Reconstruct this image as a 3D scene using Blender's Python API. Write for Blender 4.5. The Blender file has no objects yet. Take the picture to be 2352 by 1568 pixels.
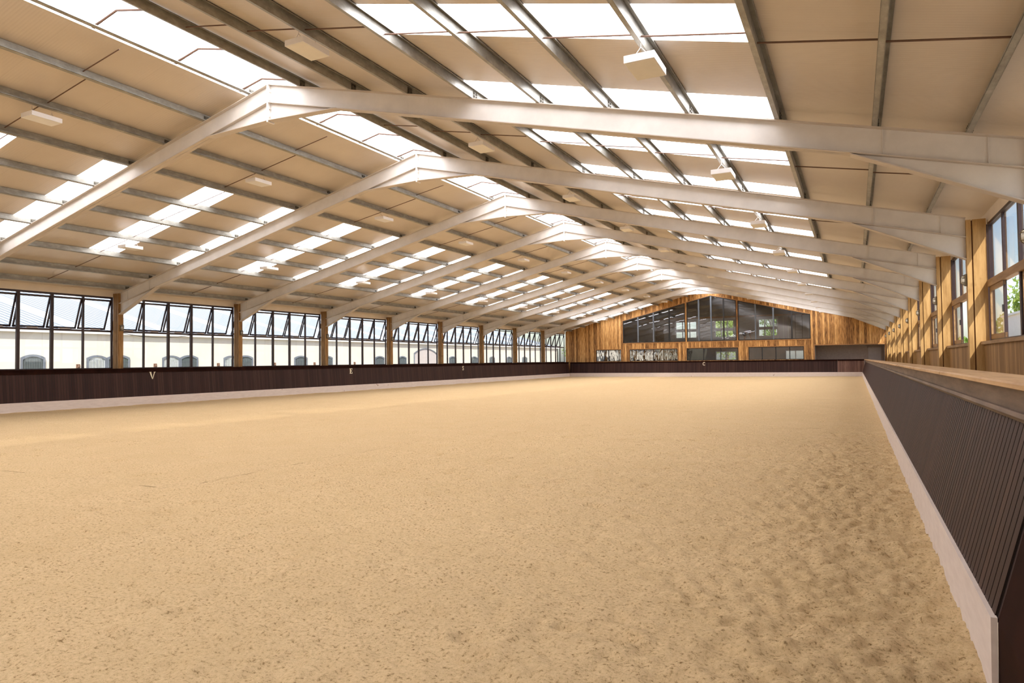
import bpy, math, random
import numpy as np
from mathutils import Vector, Matrix
random.seed(7)
SC = bpy.context.scene
COL = SC.collection

# ------------------------------------------------------------------ camera
F_PX, YAW, PITCH, ROLL, CAM_H = 1576.8, .4627, .0298, -.0119, 1.57
cy, sy, cp, sp = math.cos(YAW), math.sin(YAW), math.cos(PITCH), math.sin(PITCH)
fwd = Vector((-sy*cp, cy*cp, sp)); rgt = Vector((cy, sy, 0)); upv = rgt.cross(fwd)
cr, sr = math.cos(ROLL), math.sin(ROLL)
R_ = cr*rgt + sr*upv
U_ = -sr*rgt + cr*upv
cam_data = bpy.data.cameras.new('camera')
cam_data.sensor_width = 36.0
cam_data.lens = 36.0*F_PX/2352.0
cam_data.clip_end = 1000
cam = bpy.data.objects.new('camera', cam_data); COL.objects.link(cam)
cam.matrix_world = Matrix(((R_.x, U_.x, -fwd.x, 0), (R_.y, U_.y, -fwd.y, 0), (R_.z, U_.z, -fwd.z, CAM_H), (0, 0, 0, 1)))
SC.camera = cam

# ------------------------------------------------------------------ light and exposure
SUN_E, SKY_S, ROOFLIGHT = 9.0, .30, 8.2
world = bpy.data.worlds.new('sky'); SC.world = world; world.use_nodes = True
wn = world.node_tree.nodes; wl = world.node_tree.links
bg = wn['Background']
sky = wn.new('ShaderNodeTexSky'); sky.sky_type = 'NISHITA'; sky.sun_disc = False
sky.sun_elevation = math.radians(50); sky.sun_rotation = math.radians(140)
sky.air_density = 1.0; sky.dust_density = 2.0; sky.ozone_density = 1.0
wl.new(sky.outputs[0], bg.inputs[0]); bg.inputs[1].default_value = SKY_S
sun_d = bpy.data.lights.new('sun', 'SUN'); sun_d.energy = SUN_E; sun_d.angle = math.radians(.6); sun_d.color = (1, .93, .82)
sun = bpy.data.objects.new('sun', sun_d); COL.objects.link(sun)
sun.rotation_euler = Vector((-.55, .635, -1.0)).to_track_quat('-Z', 'Y').to_euler()
sun.location = (60, -60, 100)
vs = SC.view_settings
vs.view_transform = 'Standard'; vs.look = 'None'; vs.gamma = 1; vs.exposure = 0.0; vs.use_curve_mapping = False
SC.cycles.max_bounces = 10; SC.cycles.diffuse_bounces = 6; SC.cycles.transparent_max_bounces = 16
SC.cycles.sample_clamp_indirect = 8.0

# ------------------------------------------------------------------ dimensions
F0, S = 5.589, 6.0                     # first portal frame, frame spacing
XA, ZA, SL = -11.95, 8.035, .2456      # ridge line and roof slope
XL, XR = -26.67, 2.62                  # window planes of the long walls
FL, FR = -26.28, 2.2                   # inner faces of the timber posts
YG, YN = 65.7, -9.5                    # gable wall, wall behind the viewer
def fy(n): return F0 + S*n
def rz(dx): return ZA - SL*dx          # top of rafter at dx from the ridge
ORD = ['first', 'second', 'third', 'fourth', 'fifth', 'sixth', 'seventh', 'eighth', 'ninth', 'tenth', 'eleventh', 'twelfth', 'thirteenth', 'fourteenth', 'fifteenth', 'sixteenth', 'seventeenth', 'eighteenth', 'nineteenth', 'twentieth']

# ------------------------------------------------------------------ material helpers
def lin(c): return tuple(((x/255)/12.92 if x/255 <= .04045 else ((x/255+.055)/1.055)**2.4) for x in c)
class NT:
    def __init__(s, name):
        s.m = bpy.data.materials.new(name); s.m.use_nodes = True
        s.t = s.m.node_tree; s.n = s.t.nodes; s.l = s.t.links
        s.b = s.n['Principled BSDF']; s.out = s.n['Material Output']
    def N(s, ty, **kw):
        n = s.n.new(ty)
        for k, v in kw.items(): setattr(n, k, v)
        return n
    def link(s, a, b): s.l.new(a, b)
    def val(s, inp, v): s.b.inputs[inp].default_value = v
    def coords(s, scale=(1, 1, 1), world=True):
        if world:
            g = s.N('ShaderNodeNewGeometry').outputs['Position']
        else:
            g = s.N('ShaderNodeTexCoord').outputs['Object']
        mp = s.N('ShaderNodeMapping'); mp.inputs['Scale'].default_value = scale
        s.link(g, mp.inputs[0]); return mp.outputs[0]
    def noise(s, vec, scale, detail=4, rough=.55):
        n = s.N('ShaderNodeTexNoise'); n.inputs['Scale'].default_value = scale
        n.inputs['Detail'].default_value = detail; n.inputs['Roughness'].default_value = rough
        s.link(vec, n.inputs['Vector']); return n.outputs[0]
    def ramp(s, fac, stops):
        r = s.N('ShaderNodeValToRGB'); e = r.color_ramp.elements
        while len(e) < len(stops): e.new(.5)
        for k, (p, c) in enumerate(stops):
            e[k].position = p; e[k].color = (c[0], c[1], c[2], 1)
        s.link(fac, r.inputs[0]); return r.outputs[0]
    def mix(s, fac, a, b, mode='MIX'):
        n = s.N('ShaderNodeMix', data_type='RGBA', blend_type=mode)
        for i, v in ((0, fac), (6, a), (7, b)):
            if hasattr(v, 'is_output'): s.link(v, n.inputs[i])
            elif i == 0: n.inputs[0].default_value = v
            else: n.inputs[i].default_value = (*v[:3], 1)
        return n.outputs[2]
    def math(s, op, a, b=0.0):
        n = s.N('ShaderNodeMath', operation=op)
        for i, v in ((0, a), (1, b)):
            if hasattr(v, 'is_output'): s.link(v, n.inputs[i])
            else: n.inputs[i].default_value = v
        return n.outputs[0]
    def bump(s, h, strength=.3, dist=.02, normal=None):
        b = s.N('ShaderNodeBump'); b.inputs['Strength'].default_value = strength; b.inputs['Distance'].default_value = dist
        s.link(h, b.inputs['Height'])
        if normal is not None: s.link(normal, b.inputs['Normal'])
        return b.outputs[0]
    def base(s, c):
        if hasattr(c, 'is_output'): s.link(c, s.b.inputs['Base Color'])
        else: s.b.inputs['Base Color'].default_value = (*c[:3], 1)

def plain(name, col, rough=.6, metal=0.0, var=.12, scale=6.0, spec=.5):
    t = NT(name); v = t.coords()
    n = t.noise(v, scale)
    lo = tuple(c*(1-var) for c in col); hi = tuple(min(1, c*(1+var)) for c in col)
    t.base(t.ramp(n, [(.3, lo), (.7, hi)])); t.val('Roughness', rough); t.val('Metallic', metal)
    t.val('Specular IOR Level', spec)
    return t.m

def planks(name, axis, width, cols, grain=1.0, rough=.6, dark=.35, spec=.3, edge_w=.455):
    """upright boards: one tint per board, long grain streaks, dark joints"""
    t = NT(name)
    pos = t.N('ShaderNodeNewGeometry').outputs['Position']
    sep = t.N('ShaderNodeSeparateXYZ'); t.link(pos, sep.inputs[0])
    u = t.math('DIVIDE', sep.outputs[axis], width)
    cell = t.math('FLOOR', u); fr = t.math('FRACT', u)
    wn_ = t.N('ShaderNodeTexWhiteNoise', noise_dimensions='1D'); t.link(cell, wn_.inputs['W'])
    sc = [9, 9, 9]; sc[axis] = 1/width*3.0; sc[2] = .9
    mp = t.N('ShaderNodeMapping'); mp.inputs['Scale'].default_value = sc; t.link(pos, mp.inputs[0])
    off = t.N('ShaderNodeVectorMath', operation='ADD'); t.link(mp.outputs[0], off.inputs[0])
    cmb = t.N('ShaderNodeCombineXYZ'); t.link(t.math('MULTIPLY', wn_.outputs[0], 37.0), cmb.inputs[2]); t.link(cmb.outputs[0], off.inputs[1])
    g = t.noise(off.outputs[0], 1.6, 6, .65)
    fac = t.math('ADD', t.math('MULTIPLY', wn_.outputs[0], .55), t.math('MULTIPLY', t.math('SUBTRACT', g, .5), 1.5*grain))
    fac = t.math('ADD', fac, .22)
    k = len(cols); c = t.ramp(fac, [(i/(k-1), cols[i]) for i in range(k)])
    edge = t.math('LESS_THAN', t.math('ABSOLUTE', t.math('SUBTRACT', fr, .5)), edge_w)
    c = t.mix(t.math('ADD', t.math('MULTIPLY', edge, 1-dark), dark), (0.012, .008, .006), c)
    t.base(c); t.val('Roughness', rough); t.val('Specular IOR Level', spec)
    h = t.math('ADD', t.math('MULTIPLY', edge, 1.0), t.math('MULTIPLY', g, .25))
    t.link(t.bump(h, .5, .012), t.b.inputs['Normal'])
    return t.m

M = {}
# sand
t = NT('arena_sand'); v = t.coords()
n1 = t.noise(v, 42, 6, .7); n2 = t.noise(v, 1.3, 3, .5); n3 = t.noise(v, 150, 4, .75); n4 = t.noise(v, 9, 3, .6)
c = t.ramp(n1, [(.35, (.25, .15, .06)), (.44, (.64, .46, .25)), (.68, (.78, .58, .33))])
c = t.mix(t.ramp(n2, [(.35, (0, 0, 0)), (.7, (.35, .35, .35))]), c, (.60, .43, .22))
c = t.mix(t.ramp(n3, [(.34, (.85, .85, .85)), (.40, (0, 0, 0))]), c, (.17, .09, .03))
t.base(c); t.val('Roughness', .95); t.val('Specular IOR Level', .1)
b1 = t.bump(n3, .5, .012); b2 = t.bump(n1, .75, .03, b1)
t.link(b2, t.b.inputs['Normal']); M['sand'] = t.m

# painted steel with faint rust bleeding
def steel(name, base, rust=.5, rough=.45, metal=0.0):
    t = NT(name); v = t.coords((1, 1, 1)); n = t.noise(v, 3, 5); s = t.noise(t.coords((9, 9, 2.0)), 2.2, 6, .7)
    c = t.ramp(n, [(.3, tuple(x*.92 for x in base)), (.7, tuple(min(1, x*1.05) for x in base))])
    c = t.mix(t.ramp(s, [(.66, (0, 0, 0)), (.8, (rust, rust, rust))]), c, (.33, .19, .10))
    t.base(c); t.val('Roughness', rough); t.val('Metallic', metal)
    t.link(t.bump(t.noise(v, 45, 3), .08, .01), t.b.inputs['Normal']); return t.m
M['frame_steel'] = steel('painted_frame_steel', (.69, .66, .625), .35)
M['flange'] = steel('painted_flange_steel', (.56, .50, .44), .6)
t = NT('galvanised_steel'); v = t.coords((1, .5, 1)); n = t.noise(v, 7, 6, .7)
t.base(t.ramp(n, [(.3, (.24, .23, .20)), (.55, (.35, .34, .305)), (.75, (.50, .49, .46))])); t.val('Metallic', .35); t.val('Roughness', .42)
M['galv'] = t.m
M['rod'] = plain('rusted_rod', (.13, .07, .045), .6)
M['bolt'] = plain('dark_bracket_steel', (.12, .11, .09), .5, .4)
# ribbed white lining sheet of the roof
t = NT('roof_lining_sheet'); pos = t.N('ShaderNodeNewGeometry').outputs['Position']; sep = t.N('ShaderNodeSeparateXYZ'); t.link(pos, sep.inputs[0])
fr = t.math('FRACT', t.math('MULTIPLY', sep.outputs[1], 16.0)); rib = t.math('ABSOLUTE', t.math('SUBTRACT', fr, .5))
n = t.noise(t.coords(), .7, 4)
jn = t.math('LESS_THAN', t.math('FRACT', t.math('ADD', t.math('MULTIPLY', sep.outputs[1], 1/1.0), .35)), .012)
c = t.ramp(n, [(.3, (.56, .495, .425)), (.7, (.62, .555, .48))])
c = t.mix(t.math('MULTIPLY', jn, .15), c, (.3, .24, .18))
t.base(c); t.val('Roughness', .32); t.val('Specular IOR Level', .5)
t.link(t.bump(rib, .22, .012), t.b.inputs['Normal']); M['sheet'] = t.m
M['cream'] = plain('cream_panel', (.74, .66, .56), .5, var=.05, scale=2)
# rooflight sheet: daylight coming through milky plastic; the ridge one is a little clear
def rooflight(name, clear):
    t = NT(name); t.n.remove(t.b)
    e = t.N('ShaderNodeEmission'); n = t.noise(t.coords(), .8, 2)
    t.link(t.ramp(n, [(.3, (.97, .95, 1.0)), (.7, (1, .985, 1.0))]), e.inputs[0]); e.inputs[1].default_value = ROOFLIGHT
    tr = t.N('ShaderNodeBsdfTransparent'); mx = t.N('ShaderNodeMixShader'); mx.inputs[0].default_value = clear
    t.link(e.outputs[0], mx.inputs[1]); t.link(tr.outputs[0], mx.inputs[2]); t.link(mx.outputs[0], t.out.inputs[0]); return t.m
M['rooflight'] = rooflight('milky_rooflight', .0)
M['ridgelight'] = rooflight('ridge_rooflight', .30)
M['white_trim'] = plain('white_metal', (.80, .78, .77), .4, var=.03)
M['diffuser'] = plain('light_diffuser', (.72, .69, .62), .35, var=.03)
# window things
M['dark_frame'] = plain('dark_brown_frame', (.026, .012, .014), .4, var=.2)
M['stay'] = plain('steel_stay', (.55, .5, .48), .35, .6)
def glass(name, tint, refl, rough=0.0, wavy=0.0):
    t = NT(name); t.n.remove(t.b)
    tr = t.N('ShaderNodeBsdfTransparent'); tr.inputs[0].default_value = (*tint, 1)
    gl = t.N('ShaderNodeBsdfGlossy'); gl.inputs['Roughness'].default_value = rough; gl.inputs[0].default_value = (.9, .92, .95, 1)
    ge = t.N('ShaderNodeNewGeometry'); dt = t.N('ShaderNodeVectorMath', operation='DOT_PRODUCT')
    t.link(ge.outputs['Normal'], dt.inputs[0]); t.link(ge.outputs['Incoming'], dt.inputs[1])
    c1 = t.math('SUBTRACT', 1.0, t.math('ABSOLUTE', dt.outputs['Value']))
    fac = t.math('MINIMUM', t.math('MULTIPLY', t.math('ADD', t.math('MULTIPLY', t.math('POWER', c1, 5.0), .95), .045), refl), .85)
    if wavy:
        nb = t.bump(t.noise(t.coords((1, 1, .35)), 1.3, 2), wavy, .05); t.link(nb, gl.inputs['Normal'])
    mx = t.N('ShaderNodeMixShader'); t.link(fac, mx.inputs[0]); t.link(tr.outputs[0], mx.inputs[1]); t.link(gl.outputs[0], mx.inputs[2])
    t.link(mx.outputs[0], t.out.inputs[0]); return t.m
M['glass'] = glass('window_glass', (.97, .98, .98), .8)
M['gallery_glass'] = glass('gallery_glass', (.84, .85, .86), 1.7, 0.0, .06)
t = NT('arena_mirror'); t.base((.72, .74, .74)); t.val('Metallic', 1.0); t.val('Roughness', .02)
t.link(t.bump(t.noise(t.coords((1.6, 1, .5)), 1.1, 2), .22, .05), t.b.inputs['Normal']); M['mirror'] = t.m
# timber
M['gable'] = planks('rough_gable_boards', 0, .19, [(.09, .038, .012), (.30, .14, .042), (.58, .30, .095), (.80, .50, .20)], 1.6, .65)
M['wainscot'] = planks('upright_wall_boards', 1, .14, [(.19, .095, .03), (.33, .175, .06), (.50, .29, .11)], .9, .6)
def timber(name, cols, rough=.6, vert=True):
    t = NT(name); sc = (7, 7, .8) if vert else (7, .8, 7)
    g = t.noise(t.coords(sc), 1.5, 7, .65); k = t.noise(t.coords(), 2.2, 3)
    c = t.ramp(g, [(.25, cols[0]), (.5, cols[1]), (.75, cols[2])]); c = t.mix(t.ramp(k, [(.64, (0, 0, 0)), (.72, (.5, .5, .5))]), c, cols[0])
    t.base(c); t.val('Roughness', rough); t.val('Specular IOR Level', .3); t.link(t.bump(g, .25, .008), t.b.inputs['Normal']); return t.m
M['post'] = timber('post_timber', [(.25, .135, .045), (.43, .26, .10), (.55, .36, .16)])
M['post_left'] = timber('post_timber_darker', [(.12, .055, .016), (.27, .145, .05), (.42, .26, .105)])  # darker brown tones for the left wall posts
M['post_dark'] = timber('post_groove_timber', [(.09, .035, .012), (.15, .06, .02), (.2, .09, .03)])
M['cap'] = timber('rail_cap_timber', [(.34, .19, .085), (.50, .31, .15), (.60, .39, .20)], .55, False)
M['frieze'] = timber('weathered_frieze_timber', [(.09, .06, .042), (.16, .11, .078), (.24, .175, .125)], .6, False)
M['frame_timber'] = timber('window_frame_timber', [(.20, .115, .05), (.32, .19, .09), (.42, .27, .14)], .55, False)
def kick(name, axis):
    return planks(name, axis, .10, [(.017, .006, .005), (.034, .0125, .010), (.060, .027, .019)], .6, .55, dark=.15, spec=.22, edge_w=.42)
M['kick_y'] = kick('dark_kickboard_y', 1); M['kick_x'] = kick('dark_kickboard_x', 0)
M['kick_pale'] = planks('worn_kickboard', 0, .10, [(.07, .03, .025), (.15, .075, .055), (.25, .14, .10)], 1.0, .5)
M['gate_dark'] = plain('stained_gate_board', (.018, .006, .004), .7, var=.4, scale=2.5, spec=.04)
t = NT('white_kicker'); g = t.noise(t.coords((2, 2, 9)), 2, 5); sp_ = t.noise(t.coords(), 5.5, 2, .4)
c = t.ramp(g, [(.3, (.60, .51, .455)), (.7, (.68, .59, .53))]); c = t.mix(t.ramp(sp_, [(.74, (0, 0, 0)), (.78, (.7, .7, .7))]), c, (.2, .1, .05))
t.base(c); t.val('Roughness', .55); M['kicker'] = t.m
M['letter'] = plain('cream_letter', (.82, .75, .58), .5, var=.03)
# outside
t = NT('stable_render'); n = t.noise(t.coords(), .6, 5); t.base(t.ramp(n, [(.3, (.55, .51, .44)), (.7, (.61, .57, .50))])); t.val('Roughness', .9); M['render'] = t.m
t = NT('ribbed_metal_roof'); pos = t.N('ShaderNodeNewGeometry').outputs['Position']; sep = t.N('ShaderNodeSeparateXYZ'); t.link(pos, sep.inputs[0])
fr = t.math('FRACT', t.math('DIVIDE', sep.outputs[1], .33)); rb = t.math('LESS_THAN', fr, .28)
sheet = t.math('LESS_THAN', t.math('FRACT', t.math('DIVIDE', sep.outputs[1], 5.4)), .19)
c = t.mix(rb, (.37, .395, .415), (.145, .18, .215)); c = t.mix(sheet, c, (.75, .78, .8)); t.base(c); t.val('Roughness', .5)
M['ribroof'] = t.m
M['blue_grey'] = plain('blue_grey_paint', (.13, .15, .18), .5)
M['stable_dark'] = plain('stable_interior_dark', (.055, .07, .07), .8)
M['bar'] = plain('grille_bar', (.10, .12, .13), .5)
M['shutter_white'] = plain('pale_shutter', (.68, .72, .70), .5)
M['ground'] = plain('outside_gravel', (.42, .38, .32), .95, var=.2, scale=4)
M['concrete'] = plain('aisle_concrete', (.34, .29, .23), .9, var=.15, scale=2)
M['white_wall'] = plain('white_outbuilding_render', (.84, .83, .80), .9, var=.03)
M['bark'] = plain('bark', (.10, .07, .05), .9, var=.3)
def leafmat(name, a, b):
    t = NT(name); n = t.noise(t.coords(), 1.2, 3)
    t.base(t.ramp(n, [(.3, a), (.7, b)])); t.val('Roughness', .6)
    tl = t.N('ShaderNodeBsdfTranslucent'); tl.inputs[0].default_value = (b[0]*1.3, b[1]*1.3, b[2]*.8, 1)
    mx = t.N('ShaderNodeMixShader'); mx.inputs[0].default_value = .35
    t.link(t.b.outputs[0], mx.inputs[1]); t.link(tl.outputs[0], mx.inputs[2]); t.link(mx.outputs[0], t.out.inputs[0]); return t.m
M['leaf'] = leafmat('leaves', (.10, .19, .035), (.24, .36, .09))
M['leaf2'] = leafmat('yellow_green_leaves', (.17, .26, .05), (.36, .46, .13))
# gallery and recess
M['room'] = plain('gallery_wall_plaster', (.62, .58, .53), .8, var=.06, scale=1)
M['room_dark'] = plain('gallery_block_wall', (.20, .18, .15), .85, var=.15, scale=3)
M['ply'] = plain('plywood_wall', (.30, .19, .10), .6, var=.25, scale=1.2)
M['beam'] = timber('beam_timber', [(.22, .10, .03), (.38, .19, .07), (.5, .28, .11)], .6, False)
M['recess'] = plain('recess_render', (.38, .31, .27), .85, var=.08)
M['door_grey'] = plain('grey_door_paint', (.44, .40, .39), .5, var=.05)
M['skin'] = plain('skin', (.50, .28, .19), .6, var=.06)
M['shirt'] = plain('pale_shirt', (.46, .42, .50), .8)
M['shorts'] = plain('dark_shorts', (.045, .045, .07), .8)
M['hair'] = plain('dark_hair', (.03, .02, .015), .7)
M['brass'] = plain('bulkhead_metal', (.17, .13, .08), .4, .6)
t = NT('bulkhead_glass'); t.base((.62, .58, .50)); t.val('Roughness', .15); t.val('Transmission Weight', .3); M['bulb_glass'] = t.m
M['black'] = plain('black_rubber', (.015, .013, .013), .5)

# ------------------------------------------------------------------ mesh helpers
class MB:
    def __init__(s): s.v = []; s.f = []
    def quad(s, *p): i = len(s.v); s.v += [tuple(q) for q in p]; s.f.append(tuple(range(i, i+len(p))))
    def box(s, a, b, xf=None):
        (x0, y0, z0), (x1, y1, z1) = a, b
        p = [(x0, y0, z0), (x1, y0, z0), (x1, y1, z0), (x0, y1, z0), (x0, y0, z1), (x1, y0, z1), (x1, y1, z1), (x0, y1, z1)]
        if xf: p = [tuple(xf(Vector(q))) for q in p]
        i = len(s.v); s.v += p
        s.f += [tuple(i+k for k in q) for q in ((0, 3, 2, 1), (4, 5, 6, 7), (0, 1, 5, 4), (1, 2, 6, 5), (2, 3, 7, 6), (3, 0, 4, 7))]
        return s
    def prism(s, poly, axis, a, b):
        """poly: 2-D outline in the two other axes (in order), swept along axis from a to b"""
        def mk(p, w):
            q = list(p); q.insert(axis, w); return tuple(q)
        n = len(poly); i = len(s.v)
        s.v += [mk(p, a) for p in poly] + [mk(p, b) for p in poly]
        s.f.append(tuple(i+k for k in range(n))[::-1]); s.f.append(tuple(i+n+k for k in range(n)))
        for k in range(n): s.f.append((i+k, i+(k+1) % n, i+n+(k+1) % n, i+n+k))
        return s
    def bar(s, p, q, w, h=None, up=(0, 0, 1)):
        p, q = Vector(p), Vector(q); h = h or w
        d = (q-p).normalized(); u = Vector(up)
        if abs(d.dot(u)) > .99: u = Vector((1, 0, 0))
        a = d.cross(u).normalized()*w/2; b = a.normalized().cross(d)*h/2
        i = len(s.v)
        for c in (p, q): s.v += [tuple(c-a-b), tuple(c+a-b), tuple(c+a+b), tuple(c-a+b)]
        s.f += [tuple(i+k for k in t) for t in ((0, 3, 2, 1), (4, 5, 6, 7), (0, 1, 5, 4), (1, 2, 6, 5), (2, 3, 7, 6), (3, 0, 4, 7))]
        return s
    def tube(s, pts, r, n=8):
        pts = [Vector(p) for p in pts]; i0 = len(s.v)
        for k, p in enumerate(pts):
            d = (pts[min(k+1, len(pts)-1)]-pts[max(k-1, 0)]).normalized()
            u = Vector((0, 0, 1)) if abs(d.z) < .9 else Vector((1, 0, 0))
            a = d.cross(u).normalized(); b = a.cross(d)
            for j in range(n):
                w = 2*math.pi*j/n; s.v.append(tuple(p+a*r*math.cos(w)+b*r*math.sin(w)))
        for k in range(len(pts)-1):
            for j in range(n):
                s.f.append((i0+k*n+j, i0+k*n+(j+1) % n, i0+(k+1)*n+(j+1) % n, i0+(k+1)*n+j))
        s.f.append(tuple(i0+j for j in range(n))[::-1]); s.f.append(tuple(i0+(len(pts)-1)*n+j for j in range(n)))
        return s
    def build(s, name, mat, parent=None, loc=None, smooth=False):
        me = bpy.data.meshes.new(name)
        off = Vector(parent.location) if (parent is not None) else (Vector(loc) if loc else Vector())
        if parent is not None and parent.parent is not None: off = off + Vector(parent.parent.location)
        me.from_pydata([tuple(Vector(p)-off) for p in s.v], [], s.f)
        me.materials.append(mat); me.validate(); me.update()
        if smooth: me.polygons.foreach_set('use_smooth', [True]*len(me.polygons))
        o = bpy.data.objects.new(name, me); COL.objects.link(o)
        if parent is not None: o.parent = parent
        elif loc: o.location = loc
        return o
def B(a, b): return MB().box(a, b)
def tag(o, label, cat=None, group=None, kind=None):
    o['label'] = label
    if cat: o['category'] = cat
    if group: o['group'] = group
    if kind: o['kind'] = kind
    return o
def empty(name, loc=(0, 0, 0)):
    o = bpy.data.objects.new(name, None); COL.objects.link(o); o.location = loc; o.empty_display_size = .2; return o
def copy_tree(o, off, parent=None):
    c = o.copy(); COL.objects.link(c)
    if parent is None: c.location = Vector(o.location)+Vector(off)
    else: c.parent = parent
    for ch in o.children: copy_tree(ch, off, c)
    return c
def struct(o, label, cat): return tag(o, label, cat, kind='structure')

# ------------------------------------------------------------------ sand floor
def hash2(ix, iy, s):
    h = (ix.astype(np.int64)*374761393 + iy.astype(np.int64)*668265263 + s*1442695041) & 0xffffffff
    h = ((h ^ (h >> 13))*1274126177) & 0xffffffff
    return ((h ^ (h >> 16)) & 0xffff)/65535.0
def vnoise(x, y, s):
    ix, iy = np.floor(x), np.floor(y); fx, fy_ = x-ix, y-iy
    ux, uy = fx*fx*(3-2*fx), fy_*fy_*(3-2*fy_)
    a, b = hash2(ix, iy, s), hash2(ix+1, iy, s); c, d = hash2(ix, iy+1, s), hash2(ix+1, iy+1, s)
    return (a*(1-ux)+b*ux)*(1-uy)+(c*(1-ux)+d*ux)*uy - .5
rng = np.random.default_rng(5)
prints = [(rng.uniform(-14, .3), rng.uniform(2.5, 26), rng.uniform(0, 6.28), rng.uniform(.05, .08)) for _ in range(420)]
def sand_z(x, y, step):
    z = np.zeros_like(x)
    track = 1/(1+np.exp(-(x+.85+.3*vnoise(x/.8, y/.8, 11))/.12))       # trodden track beside the right kickboard; clods deepened there to darken the shaded band
    for wl_, amp, sd in ((2.3, .022, 1), (.6, .020, 2), (.21, .016, 3), (.095, .026, 4), (.055, .022, 5)):
        if wl_ > 1.6*step:
            g = (1+.9*track*(sd > 3))*(1 if sd < 4 else np.clip((18.5-y)/7.0, .25, 1))*(1 if sd < 4 else np.clip((x+10.0)/4.0, .3, 1))
            for q, an in enumerate((.3+sd, 1.55+sd)):             # two turned layers hide the lattice
                ca, sa = math.cos(an), math.sin(an)
                z += .72*amp*g*vnoise((x*ca-y*sa)/wl_+sd*17.3+q*5.7, (x*sa+y*ca)/wl_+sd*9.1, sd+20*q)
    if step < .08:
        for px_, py_, a, r in prints:
            m = (abs(x-px_) < .3) & (abs(y-py_) < .3)
            if not m.any(): continue
            dx, dy = x[m]-px_, y[m]-py_; u = dx*math.cos(a)+dy*math.sin(a); w = -dx*math.sin(a)+dy*math.cos(a)
            d = np.sqrt((u/1.25)**2+w**2)/r
            z[m] += -.030*np.exp(-d**4) + .012*np.exp(-((d-1.45)/.35)**2)*(u > 0)
    edge = np.minimum(.55-x, x+25.95)                         # sand raked up a little against the kicker
    z += .03*np.exp(-np.clip(edge, 0, None)/.12)*(1+vnoise(x/.3, y/.3, 9))
    if step < .08: z -= .010*np.exp(-((x-.235)/.025)**2)*((y < 6.5) & (y > 3.5))   # a thin rake line beside the kicker
    return z
def grid(x0, x1, y0, y1, step, drop=None):
    nx, ny = int(round((x1-x0)/step))+1, int(round((y1-y0)/step))+1
    X, Y = np.meshgrid(np.linspace(x0, x1, nx), np.linspace(y0, y1, ny))
    Z = sand_z(X, Y, step)
    if drop:
        for a, b, c, d in drop: Z = np.where((X > a) & (X < b) & (Y > c) & (Y < d), Z-.09, Z)
    idx = np.arange(nx*ny).reshape(ny, nx)
    f = np.stack([idx[:-1, :-1], idx[:-1, 1:], idx[1:, 1:], idx[1:, :-1]], -1).reshape(-1, 4)
    return np.stack([X, Y, Z], -1).reshape(-1, 3), f
V_, F_ = [], []; base = 0
for a in ((-8.0, .56, .4, 17.0, .024, None), (-20.0, .56, 16.9, 30.0, .06, None), (-20.0, -7.9, 6.0, 17.0, .06, None),
          (-25.95, .56, -9.2, 65.0, .15, [(-7.7, .6, .8, 17.0), (-19.8, .6, 16.8, 29.7), (-19.8, -7.6, 6.3, 17.0)])):
    v, f = grid(*a); V_.append(v); F_.append(f+base); base += len(v)
V_ = np.concatenate(V_); F_ = np.concatenate(F_)
me = bpy.data.meshes.new('floor'); me.vertices.add(len(V_)); me.vertices.foreach_set('co', V_.ravel())
me.loops.add(F_.size); me.loops.foreach_set('vertex_index', F_.ravel())
me.polygons.add(len(F_)); me.polygons.foreach_set('loop_start', np.arange(0, F_.size, 4)); me.polygons.foreach_set('use_smooth', np.ones(len(F_), bool))
me.materials.append(M['sand']); me.update(calc_edges=True); me.validate()
floor = bpy.data.objects.new('floor', me); COL.objects.link(floor)
struct(floor, 'raked golden sand floor of the riding arena', 'floor')
struct(B((.6, YN, -.12), (XR, YG, -.03)).build('floor_aisle', M['concrete']), 'narrow plain walkway behind the right kickboard', 'floor')
struct(B((XL, YN, -.12), (-26.0, YG, -.03)).build('floor_side', M['concrete']), 'narrow strip of floor behind the left kickboard', 'floor')
struct(MB().box((-140, -60, -.4), (120, 200, -.15)).build('ground', M['ground']), 'pale gravel ground outside the arena', 'ground')

# ------------------------------------------------------------------ roof sheets and rooflights
def sheet_piece(mb, side, d0, d1, y0, y1, th=.08, lift=.2):
    x0, x1 = XA+side*d0, XA+side*d1; z0, z1 = rz(d0)+lift, rz(d1)+lift
    mb.prism([(x0, z0), (x1, z1), (x1, z1+th), (x0, z0+th)], 1, y0, y1)
DEND = {-1: 14.72, 1: 14.57}; STRIP = {-1: (5.1, 10.93), 1: (5.42, 10.9)}
strips = []
for k in range(-7, 18):
    a = max(YN, 11.07+3.112*k); b = min(YG, 11.07+3.112*k+1.06)
    if b-a > .2: strips.append((k, 0, a, b))
for side, nm in ((-1, 'left'), (1, 'right')):
    mb = MB(); d0, d1 = STRIP[side]
    sheet_piece(mb, side, .93, d0, YN, YG); sheet_piece(mb, side, d1, DEND[side], YN, YG)
    y = YN
    for n, off, a, b in strips:
        if a > y+.01: sheet_piece(mb, side, d0, d1, y, a)
        y = b
    if y < YG: sheet_piece(mb, side, d0, d1, y, YG)
    struct(mb.build('ceiling_'+nm, M['sheet']), 'ribbed cream roof lining on the %s slope' % nm, 'ceiling')
def bayname(n): return '%s bay from the viewer' % ORD[n]
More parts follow.
